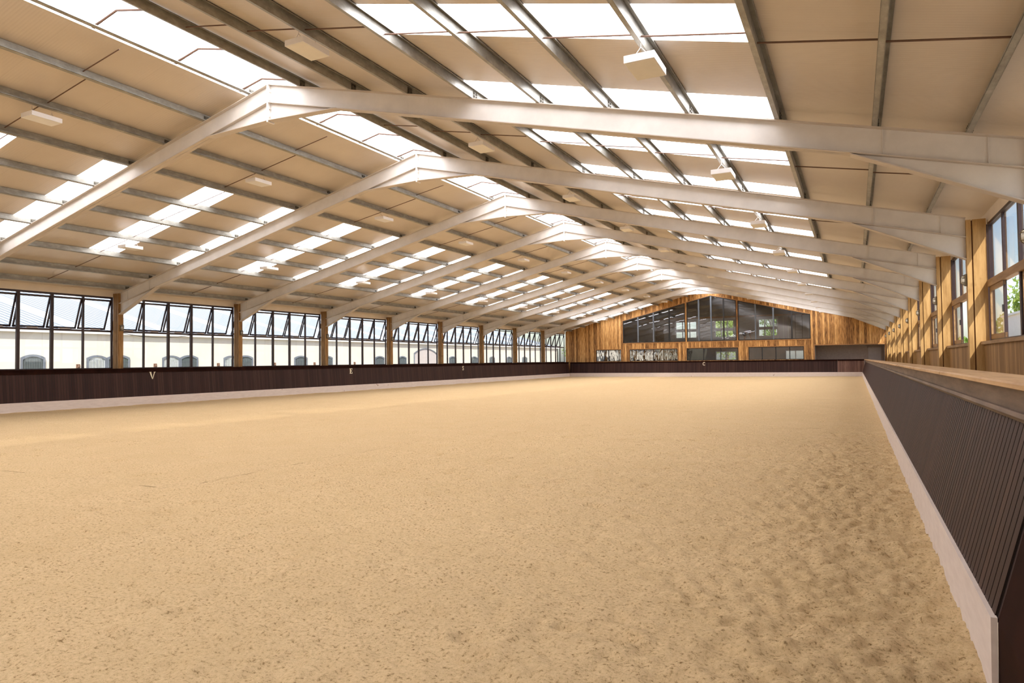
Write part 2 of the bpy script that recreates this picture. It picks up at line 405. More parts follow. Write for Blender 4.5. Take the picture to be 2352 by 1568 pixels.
for side, nm in ((-1, 'left'), (1, 'right')):
    for n, off, a, b in strips:
        if n < -1: continue
        mb = MB(); sheet_piece(mb, side, STRIP[side][0], STRIP[side][1], a, b, .03, .205)
        o = mb.build('rooflight', M['rooflight'], loc=(XA+side*8, (a+b)/2, rz(8)+.2))
        tag(o, '%s white rooflight strip from the viewer, %s roof slope' % (ORD[n+1], nm), 'rooflight', 'rooflight strips on the %s slope' % nm)
    mbx = MB()
    for n, off, a, b in strips:
        if n < -1: sheet_piece(mbx, side, STRIP[side][0], STRIP[side][1], a, b, .03, .205)
    struct(mbx.build('ceiling_%s_lit' % nm, M['rooflight']), 'rooflights at the viewer\'s end of the %s slope' % nm, 'ceiling')
for n in range(-3, 10):
    a, b = max(YN, fy(n)), min(YG, fy(n+1))
    mb = MB()
    for side in (-1, 1): sheet_piece(mb, side, 0, .93, a, b, .03, .205)
    o = mb.build('ridge_rooflight', M['ridgelight'], loc=(XA, (a+b)/2, ZA+.2))
    if n < 0: struct(o, 'ridge rooflight above the viewer\'s end', 'rooflight'); o.name = 'ceiling_ridge'
    else: tag(o, 'bright ridge rooflight, %s' % bayname(n), 'rooflight', 'rooflights along the ridge')

# ------------------------------------------------------------------ steel portal frames
def rafter_parts(root, y):
    W = .011
    for side in (-1, 1):
        xe = FL if side < 0 else FR
        de = abs(xe-XA); zt0, zte = ZA, rz(de)
        dep = .43
        mb = MB(); mb.prism([(XA, zt0-.015), (xe, zte-.015), (xe, zte-dep), (XA, zt0-dep)], 1, y-W, y+W)
        r = mb.build('rafter', M['frame_steel'], root)
        fl = MB()
        fl.prism([(XA, zt0), (xe, zte), (xe, zte-.016), (XA, zt0-.016)], 1, y-.1, y+.1)
        fl.prism([(XA, zt0-dep+.016), (xe, zte-dep+.016), (xe, zte-dep), (XA, zt0-dep)], 1, y-.1, y+.1)
        fl.build('flange', M['flange'], r)
        # eaves haunch
        L = 2.13; xh = xe-side*L; zh = rz(de-L)-dep; zb = 3.655
        h = MB(); h.prism([(xe, zte-dep), (xh, zh), (xe, zb)], 1, y-W, y+W); h = h.build('eaves_haunch', M['frame_steel'], root)
        hf = MB(); hf.prism([(xe, zb+.016), (xh-side*.06, zh+.012), (xh-side*.06, zh-.006), (xe, zb)], 1, y-.1, y+.1); hf.build('flange', M['flange'], h)
        # apex haunch
        L = 1.95; xh = XA+side*L; zh = rz(L)-dep; zb = 7.185
        h = MB(); h.prism([(XA, zt0-dep), (xh, zh), (XA, zb)], 1, y-W, y+W); h = h.build('apex_haunch', M['frame_steel'], root)
        hf = MB(); hf.prism([(XA, zb+.016), (xh+side*.07, zh+.008), (xh+side*.07, zh-.01), (XA, zb)], 1, y-.1, y+.1); hf.build('flange', M['flange'], h)
        # stiffener seams near the eaves
        for L in (.45, 1.75):
            x = xe-side*L; d = abs(x-XA)
            MB().box((x-.005, y-.035, rz(d)-dep+.01), (x+.005, y+.035, rz(d)-.02)).build('stiffener', M['frame_steel'], root)
    MB().box((XA-.022, y-.1, 7.15), (XA+.022, y+.1, ZA)).build('apex_plate', M['white_trim'], root)
    for sx in (-1, 1):
        for z in (7.28, 7.46, 7.66, 7.86):
            MB().box((XA+sx*.036-.014, y-.075, z-.016), (XA+sx*.036+.014, y-.043, z+.016)).build('bolt', M['frame_steel'], root)
fr_root = empty('portal_frame', (XA, fy(0), 0)); rafter_parts(fr_root, fy(0))
FRG = 'steel portal frames carrying the roof'
tag(fr_root, 'pale steel roof frame overhead, just before the nearest visible one', 'roof frame', FRG)
for n in range(1, 10):
    c = copy_tree(fr_root, (0, S*n, 0))
    tag(c, ['nearest pale steel roof frame, its apex high on the left of the picture', 'pale steel roof frame second from the viewer', 'pale steel roof frame third from the viewer',
            'pale steel roof frame fourth from the viewer', 'pale steel roof frame fifth from the viewer', 'pale steel roof frame sixth from the viewer', 'pale steel roof frame seventh from the viewer',
            'pale steel roof frame last but one before the gable', 'farthest pale steel roof frame, closest to the timber gable'][n-1], 'roof frame', FRG)

# ------------------------------------------------------------------ purlins with cleats, tie rods
PUR = {-1: [.60, 2.13, 3.57, 4.97, 6.43, 7.85, 9.37, 10.93, 12.54, 13.95], 1: [.97, 2.42, 3.88, 5.42, 6.84, 8.15, 9.57, 10.97, 12.33, 13.5]}
cleat_me = {}
for side, nm in ((-1, 'left'), (1, 'right')):
    for k, d in enumerate(PUR[side]):
        x = XA+side*d; z0 = rz(d); H = .19
        root_loc = (x, 30.0, z0)
        mb = MB()
        # zed section: web plus a top flange down-slope, a bottom flange up-slope with small lips
        def P2(du, dz): return (x+side*du, z0+dz-SL*du)
        mb.prism([P2(-.004, 0), P2(.004, 0), P2(.004, H), P2(-.004, H)], 1, YN, YG-.02)
        mb.prism([P2(0, H-.006), P2(.07, H-.006), P2(.07, H), P2(0, H)], 1, YN, YG-.02)
        mb.prism([P2(-.07, 0), P2(0, 0), P2(0, .006), P2(-.07, .006)], 1, YN, YG-.02)
        mb.prism([P2(-.07, 0), P2(-.066, 0), P2(-.066, .025), P2(-.07, .025)], 1, YN, YG-.02)
        mb.prism([P2(.066, H-.025), P2(.07, H-.025), P2(.07, H), P2(.066, H)], 1, YN, YG-.02)
        pn = empty('purlin', root_loc)
        mb.build('rail', M['galv'], pn)
        first = None
        for n in range(0, 10):
            if first is None:
                cb = MB(); y = fy(n)
                cb.box((x-.028, y-.075, z0), (x+.012, y+.075, z0+.15)); cb.box((x-.03, y-.03, z0), (x+.035, y+.03, z0+.012))
                for yy in (-.045, .045):
                    for zz in (.05, .11): cb.box((x-.045, y+yy-.014, z0+zz-.014), (x+.03, y+yy+.014, z0+zz+.014))
                first = cb.build('cleat', M['bolt'], pn)
            else:
                c = first.copy(); COL.objects.link(c); c.parent = pn; c.location = (0, S*n, 0)
        tag(pn, '%s long galvanised purlin down from the ridge, %s roof slope' % (ORD[k], nm), 'purlin', 'galvanised purlins on the %s slope' % nm)
rod_protos = {}
for side, nm in ((-1, 'left'), (1, 'right')):
    for k in range(9):
        d0, d1 = PUR[side][k], PUR[side][k+1]; h = .11
        if k == 0 and side < 0: d0 = .95
        p = (XA+side*(d0+.01), 0, rz(d0)+h-.05); q = (XA+side*(d1-.01), 0, rz(d1)+h+.03)
        y0 = fy(0)+3.05+(.06 if k % 2 else -.06)
        mb = MB(); mb.tube([(p[0], y0, p[2]), (q[0], y0, q[2])], .012, 6)
        pr = mb.build('tie_rod', M['rod'], loc=((p[0]+q[0])/2, y0, (p[2]+q[2])/2))
        for n in range(0, 10):
            o = pr
            if n: o = pr.copy(); COL.objects.link(o); o.location.y += S*n
            tag(o, 'thin tie rod, %s purlin gap from ridge, %s slope, %s' % (ORD[k], nm, bayname(n)), 'tie rod', 'tie rods between purlins, %s slope' % nm)
for j, oy in enumerate((2.3, 4.05, 5.75)):
    y0 = fy(0)+oy
    mb = MB(); mb.tube([(XA-.62, y0, rz(.62)+.08), (XA, y0, ZA+.06), (XA+.97, y0, rz(.97)+.08)], .022, 6); mb.box((XA-.7, y0-.03, rz(.66)+.05), (XA-.6, y0+.03, rz(.66)+.12))
    pr = mb.build('ridge_tie', M['rod'], loc=(XA, y0, ZA))
    for n in range(0, 10):
        o = pr
        if n: o = pr.copy(); COL.objects.link(o); o.location.y += S*n
        tag(o, '%s of three tie bars across the ridge rooflight, %s' % (ORD[j], bayname(n)), 'tie bar', 'tie bars across the ridge rooflight')

# ------------------------------------------------------------------ hanging light panels
def make_light(x, y, zb):
    r = empty('ceiling_light', (x, y, zb))
    MB().box((x-.2, y-.31, zb+.004), (x+.2, y+.31, zb+.10)).build('housing', M['white_trim'], r)
    d = MB(); d.box((x-.185, y-.295, zb), (x+.185, y+.295, zb+.006)); d.build('diffuser', M['diffuser'], r)
    for s_ in (-1, 1):
        w = MB()
        w.tube([(x-.1, y+s_*.2, zb+.1), (x, y+s_*.2, zb+.22), (x, y+s_*.2, zb+.30), (x, y+s_*.2, zb+.22), (x+.1, y+s_*.2, zb+.1)], .005, 5)
        w.build('hanger', M['stay'], r)
    g = MB(); g.box((x-.04, y-.06, zb+.1), (x+.06, y+.06, zb+.15)); g.build('gear_box', M['white_trim'], r)
    return r
for side, nm, k, row, oy in ((-1, 'left', 2, 'upper', 3.0), (-1, 'left', 6, 'lower', 3.0), (1, 'right', 2, 'upper', 3.05), (1, 'right', 6, 'lower', 3.22)):
    d = PUR[side][k]; x = XA+side*d
    pr = make_light(x, fy(0)+oy, rz(d)-.285)
    for n in range(0, 10):
        o = pr if n == 0 else copy_tree(pr, (0, S*n, 0))
        tag(o, 'white hanging light panel, %s row, %s slope, %s' % (row, nm, bayname(n)), 'ceiling light', 'hanging light panels, %s row of the %s slope' % (row, nm))

# ------------------------------------------------------------------ timber posts and bulkhead lamps
def make_post(side, y):
    xf, xw = (FL, XL+.06) if side < 0 else (FR, XR-.06)
    s_ = -side                                  # towards the arena
    r = empty('timber_post', ((xf+xw)/2, y, -.03)); w = .11; zt = 4.5
    def bx(x0, x1, hw, z1): return MB().box((min(x0, x1), y-hw, -.03), (max(x0, x1), y+hw, z1))
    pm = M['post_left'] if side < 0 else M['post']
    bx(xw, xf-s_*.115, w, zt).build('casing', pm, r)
    bx(xf-s_*.115, xf-s_*.09, w-.03, zt-.02).build('groove', M['post_dark'], r)
    bx(xf-s_*.09, xf, w, zt).build('front_board', pm, r)
    return r
def make_bulkhead(side, y, z):
    xf = FL if side < 0 else FR; s_ = -side
    r = empty('bulkhead_lamp', (xf, y, z))
    MB().box((min(xf, xf+s_*.035), y-.075, z-.125), (max(xf, xf+s_*.035), y+.075, z+.125)).build('base_plate', M['brass'], r)
    g = MB(); n = 10; m = 5; i0 = 0
    for j in range(m+1):
        a = j/m*math.pi/2
        for k in range(n*2):
            w = 2*math.pi*k/(n*2)
            g.v.append((xf+s_*(.035+.075*math.sin(a)), y+.058*math.cos(a)**.5*math.cos(w), z+.10*math.cos(a)**.5*math.sin(w)))
    for j in range(m):
        for k in range(2*n):
            g.f.append((j*2*n+k, j*2*n+(k+1) % (2*n), (j+1)*2*n+(k+1) % (2*n), (j+1)*2*n+k))
    g.build('lens', M['bulb_glass'], r, smooth=True)
    c = MB()
    for zz in (-.055, .055):
        c.tube([(xf+s_*.03, y-.07, z+zz), (xf+s_*.10, y-.05, z+zz), (xf+s_*.118, y, z+zz), (xf+s_*.10, y+.05, z+zz), (xf+s_*.03, y+.07, z+zz)], .008, 6)
    c.tube([(xf+s_*.03, y, z-.12), (xf+s_*.10, y, z-.08), (xf+s_*.12, y, z), (xf+s_*.10, y, z+.08), (xf+s_*.03, y, z+.12)], .008, 6)
    c.build('cage', M['brass'], r)
    return r
for side, nm in ((-1, 'left'), (1, 'right')):
    pp = make_post(side, fy(1)); pb = make_bulkhead(side, fy(1)+(.03 if side < 0 else 0), 3.12 if side < 0 else 3.215)
    for n in range(1, 10):
        o = pp if n == 1 else copy_tree(pp, (0, S*(n-1), 0)); q = pb if n == 1 else copy_tree(pb, (0, S*(n-1), 0))
        fn = 'under the %s roof frame' % ORD[n-1]
        tag(o, 'boxed brown timber post on the %s wall %s' % (nm, fn), 'post', 'timber posts along the %s wall' % nm)
        tag(q, 'caged bulkhead lamp on the %s wall post %s' % (nm, fn), 'wall lamp', 'bulkhead lamps on the %s posts' % nm)

# ------------------------------------------------------------------ long walls
struct(B((XL-.08, YN, 4.36), (XL+.02, YG, 4.63)).build('trim_1', M['cream']), 'cream band between the left windows and the roof', 'wall trim')
struct(B((XR-.02, YN, 4.40), (XR+.08, YG, 4.66)).build('trim_2', M['cream']), 'cream band between the right windows and the roof', 'wall trim')
struct(B((XL-.10, YN, -.03), (XL+.04, YG, 1.47)).build('wall_left', M['wainscot']), 'low boarded wall under the left windows', 'wall')
struct(B((2.46, YN, -.03), (XR+.10, YG, 1.82)).build('wall_right', M['wainscot']), 'low wall of upright brown boards under the right windows', 'wall')
struct(B((2.40, YN, 1.82), (XR+.10, YG, 1.885)).build('trim_3', M['frame_timber']), 'brown timber sill along the top of the right wall boards', 'wall trim')
struct(B((XL-.1, YN-.2, -.2), (XR+.1, YN-.05, 8.4)).build('wall_near', M['cream']), 'cream end wall behind the viewer', 'wall')  # unseen wall; cream chosen to bounce light onto the near sand

# left windows: five lights per bay, top-hung sashes swung outwards
def left_window(n):
    y0, y1 = fy(n)+.11, fy(n+1)-.11
    r = empty('window', (XL, (y0+y1)/2, 1.47))
    fx0, fx1 = XL-.045, XL+.025
    f = MB()
    f.box((fx0, y0, 4.29), (fx1, y1, 4.36)); f.box((fx0, y0, 2.945), (fx1, y1, 3.02)); f.box((fx0, y0, 1.47), (fx1, y1, 1.53))
    f.box((fx0, y0-.02, 1.47), (fx1, y0+.035, 4.36)); f.box((fx0, y1-.04, 1.47), (fx1, y1+.02, 4.36))
    f.build('frame', M['dark_frame'], r)
    w = (y1-y0)/5
    for k in range(1, 5):
        h = .034 if k in (1, 4) else .055
        MB().box((fx0-.003, y0+k*w-h, 1.53), (fx1+.003, y0+k*w+h, 4.29)).build('mullion', M['dark_frame'], r)
    ang = math.radians(19.5)
    for k in range(5):
        a, b = y0+k*w+.03, y0+(k+1)*w-.03
        MB().box((XL-.012, a, 1.53), (XL-.004, b, 2.945)).build('pane', M['glass'], r)
        hz = 4.235; L = 1.25
        def xf(p, hz=hz):                       # sash hinged at its top edge
            d = hz-p.z; o = p.x-XL
            return Vector((XL - d*math.sin(ang)+o*math.cos(ang), p.y, hz - d*math.cos(ang)-o*math.sin(ang)))
        s_ = MB(); t_ = .024
        s_.box((XL-.035, a, hz-.065), (XL+.01, b, hz), xf); s_.box((XL-.035, a, hz-L), (XL+.01, b, hz-L+.065), xf)
        s_.box((XL-.035, a, hz-L), (XL+.01, a+.05, hz), xf); s_.box((XL-.035, b-.05, hz-L), (XL+.01, b, hz), xf)
        s_ = s_.build('sash', M['dark_frame'], r)
        g = MB(); g.box((XL-.016, a+.035, hz-L+.05), (XL-.010, b-.035, hz-.05), xf); g.build('pane', M['glass'], s_)
        st = MB(); st.box((XL+.02, a+.25, 3.02), (XL+.04, a+.62, 3.05)); st.bar((XL, a+.5, 3.04), (XL-.36, a+.42, 3.06), .02, .02); st.build('stay', M['stay'], s_)
    return r
pw_ = left_window(0)
for n in range(0, 10):
    o = pw_ if n == 0 else copy_tree(pw_, (0, S*n, 0))
    o.name = 'window_%d' % (n+1)
    tag(o, 'left wall window with open top sashes, %s' % bayname(n), 'window', 'windows along the left wall', 'structure')

# right windows: timber head and transom, fixed lights above, sliding sashes below
def right_window(n):
    y0, y1 = fy(n)+.11, fy(n+1)-.11; ym = (y0+y1)/2
    r = empty('window', (XR, ym, 1.885))
    x0, x1 = XR-.035, XR+.05
    f = MB(); f.box((x0, y0, 4.34), (x1, y1, 4.40)); f.box((x0, y0-.02, 1.885), (x1, y0+.04, 4.4)); f.box((x0, y1-.05, 1.885), (x1, y1+.02, 4.4))
    f.box((x0, y0, 1.885), (x1, y1, 1.93)); f.build('frame', M['dark_frame'], r)
    MB().box((XR-.07, y0, 3.03), (XR+.05, y1, 3.18)).build('transom', M['frame_timber'], r)
    q = (y1-y0)/4
    for k in (1, 2, 3):
        h = .05 if k == 2 else .025
        MB().box((x0+.01, y0+k*q-h, 3.18), (x1, y0+k*q+h, 4.34)).build('mullion', M['dark_frame'], r)
    MB().box((x0+.01, ym-.05, 1.93), (x1, ym+.05, 3.03)).build('mullion', M['dark_frame'], r)
    for k in range(4):
        MB().box((XR+.0, y0+k*q+.03, 3.18), (XR+.008, y0+(k+1)*q-.03, 4.34)).build('pane', M['glass'], r)
    for a, b, x in ((y1-q-.12, y1-.05, XR-.02), (y0+.04, y0+q+.1, XR-.02), (ym-q-.05, ym-.05, XR+.025)):
        s_ = MB(); s_.box((x-.018, a, 2.94), (x+.018, b, 3.03)); s_.box((x-.018, a, 1.93), (x+.018, b, 2.03)); s_.box((x-.018, b-.05, 1.93), (x+.018, b, 3.03))
        s_ = s_.build('sash', M['frame_timber'], r)
        e = MB(); e.box((x-.022, a, 1.93), (x+.03, a+.06, 3.03)); e.build('meeting_stile', M['dark_frame'], s_)
        MB().box((x-.004, a+.06, 2.03), (x+.004, b-.05, 2.94)).build('pane', M['glass'], s_)
        MB().box((x-.05, a+.01, 2.42), (x-.02, a+.05, 2.56)).build('catch', M['black'], s_)
    return r
pw_ = right_window(0)
for n in range(0, 10):
    o = pw_ if n == 0 else copy_tree(pw_, (0, S*n, 0))
    o.name = 'window_%d' % (n+11)
    tag(o, 'right wall window with sliding lower sashes, %s' % bayname(n), 'window', 'windows along the right wall', 'structure')

# ------------------------------------------------------------------ kickboards
# right: leaning grooved panel, pale kicker, moulding, frieze and timber cap
YE = 3.87
r = empty('kickboard', (.7, 34, 0))
def lean(side, xb, xt, zb, zt, y0, y1, th=.04):
    mb = MB(); mb.prism([(xb, zb), (xb+side*th, zb), (xt+side*th, zt), (xt, zt)], 1, y0, y1); return mb
pan = MB(); y = 3.9
while y < 64.95:                               # boards with real grooves between them
    e = min(y+.10, 64.95)
    pan.prism([(.552, .34), (.60, .34), (.84, 1.25), (.79, 1.25)], 1, y+.007, e-.007)
    y = e
pan.prism([(.562, .34), (.61, .34), (.85, 1.25), (.80, 1.25)], 1, YE, 64.95)
pan.build('panel', M['kick_y'], r)
kb = MB(); kb.prism([(.53, -.1), (.555, -.1), (.562, .36), (.535, .36)], 1, YE, 64.97); kb.build('kicker', M['kicker'], r)
mo = MB(); mo.prism([(.765, 1.225), (.84, 1.225), (.84, 1.275), (.752, 1.275), (.746, 1.25)], 1, YE, 64.95); mo.build('moulding', M['frieze'], r)
fz = MB(); fz.prism([(.775, 1.275), (.85, 1.275), (.85, 1.402), (.77, 1.402)], 1, YE, 64.95); fz.build('frieze', M['frieze'], r)
cpn = MB(); y = YE
while y < 64.97:
    e = min(y+3.6, 64.97); j = random.uniform(-.006, .006)
    cpn.prism([(.700+j, 1.408), (.715+j, 1.402), (1.02, 1.402), (1.02, 1.440), (.715+j, 1.440), (.700+j, 1.43)], 1, y+.003, e-.003); y = e
cpn.build('cap', M['cap'], r)
tag(r, 'dark leaning kickboard along the right side with tan timber cap', 'kickboard')
# near gate closing the right kickboard
r = empty('gate', (.75, 2.0, 0))
g = MB(); g.prism([(.556, -.08), (.562, .34), (.815, 1.33), (.90, 1.33), (.66, .34), (.66, -.08)], 1, -1.5, YE-.006); g.build('panel', M['gate_dark'], r)
g = MB(); g.prism([(.556, .0), (.60, .0), (.62, .33), (.562, .33)], 1, YE-.03, YE-.004); g.build('edge_strip', M['gate_dark'], r)
g = MB(); g.tube([(.76, -1.5, 1.375), (.76, 3.62, 1.375), (.762, 3.66, 1.375)], .042, 12); g.build('top_rail', M['cap'], r, smooth=True)
tag(r, 'dark stained gate panel at the bottom right corner with rounded top rail', 'gate')
# left
r = empty('kickboard', (-26, 30, 0))
pan = MB(); y = YN
pan.prism([(-25.93, .34), (-25.97, .34), (-26.08, 1.44), (-26.04, 1.44)], 1, YN, 65.0); pan.build('panel', M['kick_y'], r)
kb = MB(); kb.prism([(-25.90, -.1), (-25.93, -.1), (-25.945, .355), (-25.91, .355)], 1, YN, 65.0); kb.build('kicker', M['kicker'], r)
mo = MB(); mo.prism([(-26.0, 1.33), (-26.06, 1.33), (-26.06, 1.37), (-26.0, 1.37)], 1, YN, 65.0); mo.build('moulding', M['gate_dark'], r)
cb = MB(); cb.prism([(-25.98, 1.455), (-26.2, 1.455), (-26.2, 1.495), (-25.98, 1.495)], 1, YN, 65.2); cb.build('cap', M['gate_dark'], r)
fz = MB(); fz.prism([(-26.02, 1.37), (-26.09, 1.37), (-26.09, 1.455), (-26.02, 1.455)], 1, YN, 65.0); fz.build('frieze', M['gate_dark'], r)
tag(r, 'dark brown kickboard along the left side under the windows', 'kickboard')
# far end
r = empty('kickboard', (-13, 65.1, 0)); XG = -1.35
def far(mb, x0, x1, prof): mb.prism(prof, 0, x0, x1); return mb
far(MB(), -25.9, XG, [(65.03, .34), (65.07, .34), (65.18, 1.44), (65.14, 1.44)]).build('panel', M['kick_x'], r)
far(MB(), -25.9, XG, [(65.0, -.1), (65.03, -.1), (65.045, .37), (65.01, .37)]).build('kicker', M['kicker'], r)
far(MB(), -25.9, XG, [(65.08, 1.40), (65.2, 1.40), (65.2, 1.46), (65.08, 1.46)]).build('cap', M['gate_dark'], r)
far(MB(), -25.9, XG, [(65.10, 1.33), (65.16, 1.33), (65.16, 1.40), (65.11, 1.40)]).build('frieze', M['gate_dark'], r)
tag(r, 'dark brown kickboard across the far end below the gallery', 'kickboard')
r = empty('gate', (-.4, 65.1, 0))
far(MB(), XG+.01, .70, [(65.03, .36), (65.07, .36), (65.16, 1.33), (65.12, 1.33)]).build('panel', M['kick_pale'], r)
far(MB(), XG+.01, .528, [(65.0, -.1), (65.03, -.1), (65.045, .37), (65.01, .37)]).build('kicker', M['kicker'], r)
far(MB(), XG+.01, .70, [(65.08, 1.33), (65.2, 1.33), (65.2, 1.46), (65.08, 1.46)]).build('top_rail', M['gate_dark'], r)
tag(r, 'paler worn gate panel at the right end of the far kickboard', 'gate')

# ------------------------------------------------------------------ arena letters
def letter(ch, at, h, axis):
    """strokes in a unit box (u right, v up) extruded 2 cm; axis 'y' faces +x on the left board, axis 'x' faces the viewer"""
    st = []
    if ch == 'V': st = [[(.02, 1), (.33, 1), (.33, .94), (.02, .94)], [(.70, 1), (.98, 1), (.98, .94), (.70, .94)],
                        [(.08, .96), (.28, .96), (.56, .0), (.46, .0)], [(.79, .96), (.88, .96), (.56, .0), (.49, .0)]]
    if ch == 'E': st = [[(.10, 1), (.90, 1), (.90, .90), (.10, .90)], [(.10, .10), (.92, .10), (.92, 0), (.10, 0)], [(.22, .95), (.46, .95), (.46, .05), (.22, .05)],
                        [(.4, .56), (.72, .56), (.72, .46), (.4, .46)], [(.82, .92), (.90, .92), (.90, .74), (.84, .74)], [(.84, .28), (.92, .28), (.92, .08), (.84, .08)], [(.68, .64), (.74, .64), (.74, .38), (.68, .38)]]
    def arc(pts, w):
        out = []
        for (a, b), (c, d) in zip(pts[:-1], pts[1:]):
            L = math.hypot(c-a, d-b); nx, ny = -(d-b)/L*w/2, (c-a)/L*w/2; ex, ey = (c-a)/L*.02, (d-b)/L*.02
            out.append([(a+nx-ex, b+ny-ey), (c+nx+ex, d+ny+ey), (c-nx+ex, d-ny+ey), (a-nx-ex, b-ny-ey)])
        return out
    if ch == 'S':
        st = arc([(.80, .78), (.74, .90), (.56, .95), (.36, .93), (.24, .82), (.25, .68), (.40, .57), (.62, .46), (.76, .34), (.78, .18), (.66, .07), (.46, .04), (.28, .09), (.20, .22)], .15) + [[(.76, .99), (.84, .99), (.84, .72), (.76, .72)], [(.16, .28), (.24, .28), (.24, .0), (.16, .0)]]
    if ch == 'C':
        st = arc([(.5+.38*math.cos(a), .5+.44*math.sin(a)) for a in [math.radians(42+ (318-42)*k/14) for k in range(15)]], .17)
    mb = MB(); wd = h*.98
    for q in st:
        if axis == 'y': poly = [(at[1]+(u-.5)*wd, at[2]+(v_-.5)*h) for u, v_ in q]; mb.prism(poly, 0, at[0], at[0]+.02)
        else: poly = [(at[0]+(u-.5)*wd*.9, at[2]+(v_-.5)*h) for u, v_ in q]; mb.prism(poly, 1, at[1]-.02, at[1])
    o = mb.build('arena_letter', M['letter'], loc=at)
    return o
tag(letter('V', (-26.015, 18.78, 1.19), .30, 'y'), 'cream letter V on the left kickboard', 'letter', 'cream marker letters')
tag(letter('E', (-26.01, 31.28, 1.16), .30, 'y'), 'cream letter E on the left kickboard', 'letter', 'cream marker letters')
tag(letter('S', (-26.01, 43.94, 1.16), .30, 'y'), 'cream letter S on the left kickboard', 'letter', 'cream marker letters')
tag(letter('C', (-12.55, 65.12, 1.185), .31, 'x'), 'cream letter C on the far kickboard', 'letter', 'cream marker letters')

# ------------------------------------------------------------------ gable wall
def zroof(x): return ZA+.19-SL*abs(x-XA)
UP = [(-20.50, -14.35), (-14.22, -9.68), (-9.55, -3.42)]          # upper gallery windows, x ranges
def ztop(x): return 7.56-SL*abs(x-XA)
ZS = 3.30
LOW = [(-23.32, -20.70), (-19.84, -15.11), (-14.26, -9.57), (-8.66, -4.0)]
ZL0, ZL1 = 1.5, 2.66
OP = (-3.13, 2.28, 2.70)
gm = MB()
cuts = sorted(set([XL+.05, XR-.12, XA, -26.4] + [a for p in UP for a in p] + [a for p in LOW for a in p] + [OP[0], OP[1]]))
for a, b in zip(cuts[:-1], cuts[1:]):
    m = (a+b)/2; spans = [(-.03, None)]
    holes = []
    for p in LOW:
        if p[0] < m < p[1]: holes.append((lambda x: ZL0, lambda x: ZL1))
    if OP[0] < m < OP[1]: holes.append((lambda x: -.1, lambda x: OP[2]))
    for p in UP:
        if p[0] < m < p[1]: holes.append((lambda x: ZS, ztop))
    lo = lambda x: -.03
    segs = []
    for h0, h1 in holes: segs.append((lo, h0)); lo = h1
    segs.append((lo, zroof))
    for s0, s1 in segs:
        if s1(m) <= s0(m): continue
        gm.prism([(a, s0(a)), (b, s0(b)), (b, s1(b)), (a, s1(a))], 1, YG, YG+.2)
struct(gm.build('wall_far', M['gable']), 'rough brown upright boards of the far gable wall', 'wall')
# thin pale battens framing the openings
tr = MB()
for p in LOW: tr.box((p[0]-.06, YG-.03, ZL1), (p[1]+.06, YG+.01, ZL1+.06)); tr.box((p[0]-.06, YG-.03, ZL0), (p[0], YG+.01, ZL1)); tr.box((p[1], YG-.03, ZL0), (p[1]+.06, YG+.01, ZL1))
tr.box((OP[0]-.08, YG-.03, OP[2]), (OP[1], YG+.01, OP[2]+.08)); tr.box((OP[0]-.08, YG-.03, 0), (OP[0], YG+.01, OP[2]))
for s0, x0 in ((-1, UP[0][0]), (1, UP[2][1])):
    tr.prism([(XA, ztop(XA)), (x0, ztop(x0)), (x0, ztop(x0)+.07), (XA, ztop(XA)+.07)], 1, YG-.03, YG+.01)
tr.box((UP[0][0], YG-.03, ZS-.07), (UP[2][1], YG+.01, ZS))
struct(tr.build('trim_4', M['beam']), 'light timber battens framing the gable openings', 'wall trim')
wi = 21
for j, (p, nm) in enumerate(zip(UP, ('left', 'middle', 'right'))):
    r = empty('window_%d' % wi, ((p[0]+p[1])/2, YG+.08, ZS)); wi += 1
    xs = [p[0]] + ([XA] if p[0] < XA < p[1] else []) + [p[1]]
    f = MB()
    for a, b in zip(xs[:-1], xs[1:]): f.prism([(a, ztop(a)-.08), (b, ztop(b)-.08), (b, ztop(b)), (a, ztop(a))], 1, YG+.03, YG+.13)
    f.box((p[0], YG+.03, ZS), (p[1], YG+.13, ZS+.08))
    f.prism([(p[0], ZS), (p[0]+.08, ZS), (p[0]+.08, ztop(p[0]+.08)), (p[0], ztop(p[0]))], 1, YG+.03, YG+.13)
    f.prism([(p[1]-.08, ZS), (p[1], ZS), (p[1], ztop(p[1])), (p[1]-.08, ztop(p[1]-.08))], 1, YG+.03, YG+.13)
    f.build('frame', M['black'], r)
    w = (p[1]-p[0])/4
    for k in range(1, 4):
        x = p[0]+k*w; MB().box((x-.06, YG+.02, ZS+.05), (x+.06, YG+.14, ztop(x)-.03)).build('mullion', M['blue_grey'] if k != 3 else M['black'], r)
    for k in range(4):
        a, b = p[0]+k*w, p[0]+(k+1)*w
        pts = [(a, ZS+.05), (b, ZS+.05), (b, ztop(b)-.05)] + ([(XA, ztop(XA)-.05)] if a < XA < b else []) + [(a, ztop(a)-.05)]
        MB().prism(pts, 1, YG+.075, YG+.083).build('pane', M['gallery_glass'], r)
    struct(r, '%s upper gallery window in the far gable, four tall panes' % nm, 'window')
